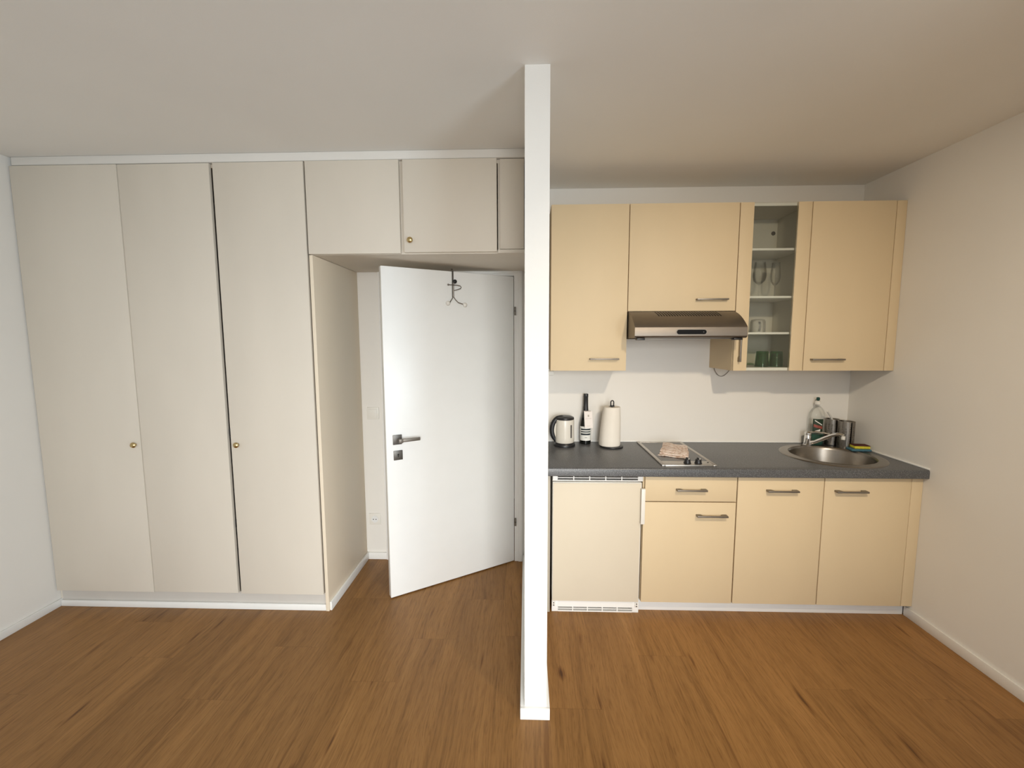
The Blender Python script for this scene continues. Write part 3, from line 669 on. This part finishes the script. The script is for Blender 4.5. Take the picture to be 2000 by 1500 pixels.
for z, r in zip(zs, ro):
    rg = []
    for i in range(n):
        a = 2*PI*i/n; rr = r*(1+0.012*math.sin(3*a+1)+0.008*math.sin(7*a)) + 0.004*max(0, math.cos(a-PI*1.05))*(1-z/0.27)
        rg.append(bm.verts.new((QX-0.010*(1-z/0.27)-0.002+rr*math.cos(a), QY+rr*math.sin(a), ZT+z)))
    rings.append(rg)
inner = [[bm.verts.new((QX-0.003+0.020*math.cos(2*PI*i/n), QY+0.020*math.sin(2*PI*i/n), ZT+z)) for i in range(n)] for z in (0.266, 0.0128)]
rings += inner
for a, b_ in zip(rings, rings[1:]+rings[:1]):
    for i in range(n): bm.faces.new((a[i], a[(i+1) % n], b_[(i+1) % n], b_[i]))
tag(obj('paper_towel_roll', bm, 'paper', base=(QX, QY, ZT+0.0128), angle=50), 'loosely wound white paper towel roll on the black stand', 'paper towel')
# dish soap bottle
DX, DY = 1.940, 2.934
t = thing('dish_soap_bottle', 'clear dish soap bottle with a little green liquid, by the tap', 'bottle', (DX, DY, ZT))
pf = [(0.046, 0.0), (0.050, 0.006), (0.050, 0.10), (0.0485, 0.15), (0.050, 0.19), (0.047, 0.215), (0.036, 0.240), (0.020, 0.257), (0.0135, 0.262), (0.0135, 0.272)]
bm = BM(); lathe(bm, solid([(r, ZT+z) for r, z in pf]), DX, DY, 48, sy=0.72); bd = obj('bottle_body', bm, 'clear', t)
bm = BM(); lathe(bm, solid([(r-0.0022, ZT+z) for r, z in ((0.046, 0.002), (0.0495, 0.008), (0.0497, 0.075))]), DX, DY, 48, sy=0.71); obj('soap_liquid', bm, 'liquid', bd)
bm = BM(); lathe(bm, solid([(0.0175, ZT+0.2725), (0.0185, ZT+0.277), (0.0165, ZT+0.292), (0.010, ZT+0.296)]), DX, DY, 28); obj('cap', bm, 'plastic', t)
bm = BM(); lathe(bm, solid([(0.0075, ZT+0.2965), (0.0105, ZT+0.303), (0.0105, ZT+0.315), (0.007, ZT+0.319)]), DX, DY, 20); obj('nozzle', bm, 'teal', t)
def wrap_e(bm, a0, a1, z0, z1, r=0.0506, sy=0.72, n=14, th=0.0008, slope=0.0):
    rows = []
    for i in range(n+1):
        a = a0+(a1-a0)*i/n; dz = slope*(i/n-0.5)
        rows.append([bm.verts.new((DX+rr*math.cos(a), DY+rr*sy*math.sin(a), z+dz)) for rr, z in ((r, z0), (r, z1), (r+th, z1), (r+th, z0))])
    for a, b_ in zip(rows, rows[1:]):
        for k in range(4): bm.faces.new((a[k], b_[k], b_[(k+1) % 4], a[(k+1) % 4]))
    bm.faces.new(rows[0]); bm.faces.new(rows[-1][::-1])
AC = -PI/2-0.45
bm = BM(); wrap_e(bm, AC-0.42, AC+0.85, ZT+0.082, ZT+0.178); lb = obj('label', bm, 'leaf', t)
for a0, a1, z0, z1, sl in ((-0.2, 0.7, 0.150, 0.157, -0.03), (-0.1, 0.5, 0.092, 0.105, 0.012)):
    bm = BM(); wrap_e(bm, AC+a0, AC+a1, ZT+z0, ZT+z1, r=0.0515, slope=sl); obj('label_band', bm, 'labelp', lb)
bm = BM(); wrap_e(bm, AC-0.3, AC+0.75, ZT+0.118, ZT+0.136, r=0.0515, slope=-0.014); obj('label_patch', bm, 'red', lb)
# perforated cutlery drainer
def cup(cx, cy, r, h, name, parent):
    bm = BM(); n = 42; nz = 27; z0 = ZT+0.002
    g = [[bm.verts.new((cx+r*math.cos(2*PI*i/n), cy+r*math.sin(2*PI*i/n), z0+h*k/nz)) for i in range(n)] for k in range(nz+1)]
    for k in range(nz):
        for i in range(n):
            holed = 2 < k < 23 and k % 2 == 1 and i % 3 == 0
            if not holed: bm.faces.new((g[k][i], g[k][(i+1) % n], g[k+1][(i+1) % n], g[k+1][i]))
    c0 = bm.verts.new((cx, cy, z0))
    for i in range(n): bm.faces.new((c0, g[0][(i+1) % n], g[0][i]))
    bmesh.ops.solidify(bm, geom=bm.faces[:], thickness=0.0008)
    for rr, zz in ((r, z0+h),): tube(bm, [(cx+rr*math.cos(2*PI*i/n), cy+rr*math.sin(2*PI*i/n), zz) for i in range(n)], 0.0014, 8, closed=True)
    return obj(name, bm, 'steel', parent, angle=50)
t = thing('cutlery_drainer', 'perforated steel cutlery drainer of two cups in the corner behind the sink', 'cutlery drainer', (2.056, 2.89, ZT))
cup(2.072, 2.846, 0.046, 0.172, 'cup', t); cup(2.040, 2.930, 0.041, 0.172, 'cup', t)
bm = BM(); tube(bm, [(2.058, 2.932, ZT+0.01), (2.045, 2.928, ZT+0.09), (2.022, 2.915, ZT+0.185), (1.995, 2.900, ZT+0.212), (1.975, 2.890, ZT+0.232)], [0.004, 0.005, 0.006, 0.0065, 0.006], 12)
tag(obj('dish_brush', bm, 'plastic', base=(2.058, 2.932, ZT+0.005)), 'white brush handle leaning out of the rear cutlery drainer cup', 'brush')
# sponges
def soft(bm, x0, x1, y0, y1, z0, z1, rot, bev=0.005, sag=0.0):
    b2 = bmesh.new(); box(b2, x0, x1, y0, y1, z0, z1, bev=bev, seg=3)
    bmesh.ops.rotate(b2, cent=((x0+x1)/2, (y0+y1)/2, 0), matrix=Matrix.Rotation(rot, 3, 'Z'), verts=b2.verts[:])
    me = bpy.data.meshes.new('tmp'); b2.to_mesh(me); b2.free(); bm.from_mesh(me); bpy.data.meshes.remove(me)
bm = BM(); soft(bm, 2.035, 2.150, 2.722, 2.790, ZT+0.0047, ZT+0.0185, -0.10, 0.006)
tag(obj('sponge_cloth', bm, 'bluecloth', base=(2.09, 2.75, ZT+0.0047)), 'folded blue sponge cloth on the sink rim by the right wall', 'cloth')
t = thing('dish_sponge', 'yellow dish sponge with a dark scouring side lying on the blue cloth', 'sponge', (2.10, 2.76, ZT+0.0185))
bm = BM(); soft(bm, 2.060, 2.148, 2.733, 2.792, ZT+0.0187, ZT+0.036, -0.12, 0.004); obj('foam', bm, 'sponge', t)
bm = BM(); soft(bm, 2.060, 2.148, 2.733, 2.792, ZT+0.0362, ZT+0.0398, -0.12, 0.0012); obj('scouring_pad', bm, 'scour', t)

# ------------------------------------------------------------------ wall cabinets
YU = 2.638; UZ0, UZ1 = 1.385, 2.357
def wall_unit(x0, x1, z0, label, name='wall_cabinet'):
    t = thing(name, label, 'cabinet', ((x0+x1)/2, 2.82, z0))
    bm = BM(); open_box(bm, x0, x1, YU+DT+0.002, YK-0.001, z0, UZ1); obj('carcass', bm, 'cream', t)
    return t
t = wall_unit(0.1465, 0.6015, UZ0, 'cream wall cabinet beside the partition wall, above the kettle')
d = obj('door', bx(0.1475, 0.5995, YU, YU+DT, UZ0+0.0005, UZ1-0.0005, bev=0.0012), 'cream', t); handle(0.380, 0.553, 1.4565, YU, d)
t = wall_unit(0.6025, 1.2325, 1.7385, 'short wide cream wall cabinet above the range hood')
d = obj('door', bx(0.6040, 1.2305, YU, YU+DT, 1.7400, UZ1-0.0005, bev=0.0012), 'cream', t); handle(0.998, 1.180, 1.806, YU, d)
# glass-fronted unit
t = thing('glass_cabinet', 'narrow cream wall cabinet with glass front and white shelves', 'cabinet', (1.437, 2.82, UZ0))
gx0, gx1 = 1.2335, 1.6415
bm = BM(); box(bm, gx0, gx0+0.002, YU+DT+0.002, YK-0.001, UZ0, UZ1); box(bm, gx0+.002, gx1-0.001, YU+DT+0.03, YK-0.001, UZ0-0.0004, UZ0+0.002); obj('outer_side', bm, 'cream', t)
bm = BM(); open_box(bm, gx0+0.0022, gx1, YU+DT+0.003, YK-0.001, UZ0+0.0022, UZ1); obj('carcass', bm, 'inner', t)
obj('top_edge', bx(gx0+0.018, gx1-0.018, YU+DT+0.0018, YU+DT+0.012, 2.3405, UZ1-0.001), 'white', t)
obj('bottom_edge', bx(gx0+0.018, gx1-0.018, YU+DT+0.0018, YU+DT+0.012, UZ0+0.001, 1.4020), 'white', t)
for z in (2.103, 1.827, 1.614):
    obj('shelf', bx(gx0+0.019, gx1-0.0165, YU+DT+0.010, YK-0.019, z-0.0125, z, bev=0.0008), 'white', t)
bm = BM(); tube(bm, [(1.600, YK-0.0195, 2.254), (1.600, YK-0.016, 2.254)], 0.013, 20); obj('screw_cap', bm, 'gauge', t)
d = obj('door', bx(1.2350, 1.3125, YU, YU+DT, UZ0+0.0005, UZ1-0.0005, bev=0.0012), 'cream', t)
bm = BM(); box(bm, 1.5635, 1.6395, YU, YU+DT, UZ0+0.0005, UZ1-0.0005, bev=0.0012); obj('door_stile', bm, 'cream', d)
obj('glass_pane', bx(1.3126, 1.5634, YU+0.005, YU+0.009, UZ0+0.0005, UZ1-0.0005), 'pane', d)
handle(1.2625-0.088, 1.2625+0.088, 1.527, YU, d, vertical=True)
t = wall_unit(1.6425, 2.1105, UZ0, 'cream wall cabinet in the right corner, above the sink')
d = obj('door', bx(1.6440, 2.1090, YU, YU+DT, UZ0+0.0005, UZ1-0.0005, bev=0.0012), 'cream', t); handle(1.680, 1.868, 1.4525, YU, d)
tag(obj('corner_filler', bx(2.1135, XR-0.001, YU+0.001, YU+DT, UZ0+0.0005, UZ1-0.0005, bev=0.001), 'cream', base=(2.14, 2.64, UZ0)), 'narrow cream filler strip between the right wall cabinet and the wall', 'filler strip')
# range hood
h0, h1, HF = 0.6065, 1.2265, 2.470
t = thing('range_hood', 'brushed steel range hood under the short wall cabinet', 'range hood', ((h0+h1)/2, 2.72, 1.578))
curve = [(2.640-0.002, 1.7375)]
for k in range(1, 10):
    u = k/10; curve.append((2.638+(HF+0.004-2.638)*u, 1.7375+(1.646-1.7375)*u + 0.014*math.sin(PI*u)))
poly = [(YK-0.002, 1.7375)] + curve + [(HF+0.002, 1.642), (HF, 1.638), (HF, 1.592), (HF+0.004, 1.586), (HF+0.018, 1.580), (YK-0.002, 1.580)]
bm = BM(); prism_x(bm, poly, h0, h1); hb = obj('hood_body', bm, 'hoodsteel', t, angle=28)
bm = BM()
xa, xb, n = 0.757, 1.108, 24
def surf(u): return Vector((0, 2.638+(HF+0.004-2.638)*u, 1.7375+(1.646-1.7375)*u+0.014*math.sin(PI*u)))
def surf_n(u):
    t_ = (surf(u+0.01)-surf(u-0.01)).normalized(); return Vector((0, t_.z, -t_.y))
for k in range(n):
    x = xa+(xb-xa)*k/(n-1); w = 0.0034; lean = 0.008; rows = []
    for q in range(7):
        f = q/6; u = 0.09+0.41*f; p = surf(u); m_ = surf_n(u); xo = x+lean*f
        if m_.z < 0: m_ = -m_
        rows.append([bm.verts.new(Vector((xo+dx, p.y, p.z))+m_*h) for dx, h in ((-w, 0.0006), (w, 0.0006), (w, -0.003), (-w, -0.003))])
    for a, b_ in zip(rows, rows[1:]):
        for q in range(4): bm.faces.new((a[q], b_[q], b_[(q+1) % 4], a[(q+1) % 4]))
    bm.faces.new(rows[0]); bm.faces.new(rows[-1][::-1])
obj('vent_slots', bm, 'dark', hb)
def pill(bm, x0, x1, z0, z1, y0, y1, n=10):
    r = (z1-z0)/2; zc_ = (z0+z1)/2; P = []
    for k in range(n+1): a = -PI/2+PI*k/n; P.append((x1-r+r*math.cos(a), zc_+r*math.sin(a)))
    for k in range(n+1): a = PI/2+PI*k/n; P.append((x0+r+r*math.cos(a), zc_+r*math.sin(a)))
    a = [bm.verts.new((x, y0, z)) for x, z in P]; b_ = [bm.verts.new((x, y1, z)) for x, z in P]
    bm.faces.new(a); bm.faces.new(b_[::-1])
    for i in range(len(P)): bm.faces.new((a[i], b_[i], b_[(i+1) % len(P)], a[(i+1) % len(P)]))
bm = BM(); pill(bm, 0.833, 1.006, 1.5975, 1.6295, HF-0.0012, HF+0.001); cp = obj('control_panel', bm, 'nickel', t)
bm = BM(); pill(bm, 0.838, 1.001, 1.601, 1.626, HF-0.0030, HF-0.0011); obj('panel_face', bm, 'panelblack', cp)
bm = BM(); tube(bm, [(0.985, HF-0.0034, 1.6135), (0.985, HF-0.0028, 1.6135)], 0.003, 12); obj('panel_dot', bm, 'gauge', cp)
for x0, x1 in ((0.622, 0.667), (1.160, 1.208)):
    obj('end_stop', bx(x0, x1, HF+0.012, HF+0.05, 1.569, 1.5798, bev=0.002), 'black', t)
obj('grease_filter', bx(h0+0.04, h1-0.04, HF+0.06, 2.93, 1.5745, 1.5795), 'nickel', t)
# cable loop under the glass cabinet
bm = BM(); tube(bm, [(1.262, 2.966, UZ0-0.002)] + [(1.262+0.11*k/20, 2.966, UZ0-0.004-0.064*math.sin(PI*k/20)**0.75*(1-0.25*k/20)) for k in range(1, 20)] + [(1.372, 2.966, UZ0-0.002)], 0.0021, 8)
tag(obj('power_cable', bm, 'grey', base=(1.3, 2.966, 1.322)), 'thin grey cable looping below the glass-fronted wall cabinet', 'cable')
tag(obj('junction_box', bx(0.128, 0.188, YK-0.030, YK, 1.331, 1.362, bev=0.003), 'plastic', base=(0.158, YK, 1.331)), 'small white box on the wall under the left cream wall cabinet', 'box')

# ------------------------------------------------------------------ glassware
def goblet(x, y, z, H, rb, zb, label):
    """stemmed glass: foot, stem, bowl from height zb to H with radius rb"""
    t = thing('wine_glass', label, 'glass', (x, y, z))
    bm = BM(); lathe(bm, solid([(0.033, z), (0.033, z+0.002), (0.012, z+0.005), (0.0045, z+0.012)]), x, y, 36); obj('foot', bm, 'wglass', t)
    bm = BM(); lathe(bm, solid([(0.0042, z+0.0122), (0.0035, z+0.04), (0.0045, z+zb-0.006)]), x, y, 16); obj('stem', bm, 'wglass', t)
    L_ = H-zb; o_ = [(0.004, zb-0.0055), (rb*0.45, zb+L_*0.03), (rb*0.85, zb+L_*0.16), (rb, zb+L_*0.36), (rb*0.96, zb+L_*0.6), (rb*0.84, zb+L_*0.85), (rb*0.78, H)]
    i_ = [(r-0.0016, zz+(0.0025 if k == 0 else 0.001)) for k, (r, zz) in enumerate(o_)][::-1]
    prof = [(0, zb-0.0055)] + o_ + [(i_[0][0], H)] + i_[1:-1] + [(0, zb+0.004)]
    bm = BM(); lathe(bm, [(r, z+zz) for r, zz in prof], x, y, 44); obj('bowl', bm, 'wglass', t, angle=60)
goblet(1.432, 2.775, 1.8272, 0.215, 0.038, 0.082, 'larger stemmed wine glass at the left of the shelf behind the glass')
goblet(1.528, 2.775, 1.8272, 0.212, 0.029, 0.075, 'slimmer stemmed glass right of the wine glass behind the glass front')
t = thing('glass_mug', 'clear glass mug standing upside down on the shelf below the wine glasses', 'mug', (1.432, 2.765, 1.6142))
mz = 1.6142
bm = BM(); lathe(bm, [(0.0435, mz), (0.0435, mz+0.05), (0.042, mz+0.068), (0.036, mz+0.079), (0.02, mz+0.083), (0, mz+0.0835), (0, mz+0.079), (0.033, mz+0.076), (0.039, mz+0.066), (0.0405, mz+0.05), (0.0405, mz)], 1.432, 2.765, 44)
lathe(bm, [(0.0435, mz), (0.0405, mz)], 1.432, 2.765, 44); bmesh.ops.remove_doubles(bm, verts=bm.verts[:], dist=1e-5); obj('cup', bm, 'mugglass', t, angle=60)
bm = BM(); tube(bm, [(1.432-0.30*r_, 2.765-0.954*r_, mz+z_) for r_, z_ in ((0.042, 0.012), (0.060, 0.013), (0.070, 0.022), (0.073, 0.036), (0.069, 0.050), (0.058, 0.058), (0.042, 0.060))], 0.0058, 12); obj('handle', bm, 'mugglass', t)
gz = 1.4036
def tumbler(x, y, label):
    bm = BM(); n = 40
    prof = [(0.039, 0), (0.0385, 0.01), (0.0330, 0.092), (0.0305, 0.095), (0, 0.095), (0, 0.083), (0.0300, 0.082), (0.036, 0.01), (0.0365, 0)]
    lathe(bm, [(r, gz+z) for r, z in prof] , x, y, n); lathe(bm, [(0.039, gz), (0.0365, gz)], x, y, n); bmesh.ops.remove_doubles(bm, verts=bm.verts[:], dist=1e-5)
    return tag(obj('tumbler', bm, 'gglass', base=(x, y, gz), angle=50), label, 'glass', 'green tumblers in the glass cabinet')
a = tumbler(1.458, 2.745, 'left green glass tumbler upside down behind the glass front')
b_ = a.copy(); b_.location = (1.543, 2.745, gz); b_['label'] = 'right green glass tumbler upside down behind the glass front'; C.objects.link(b_)
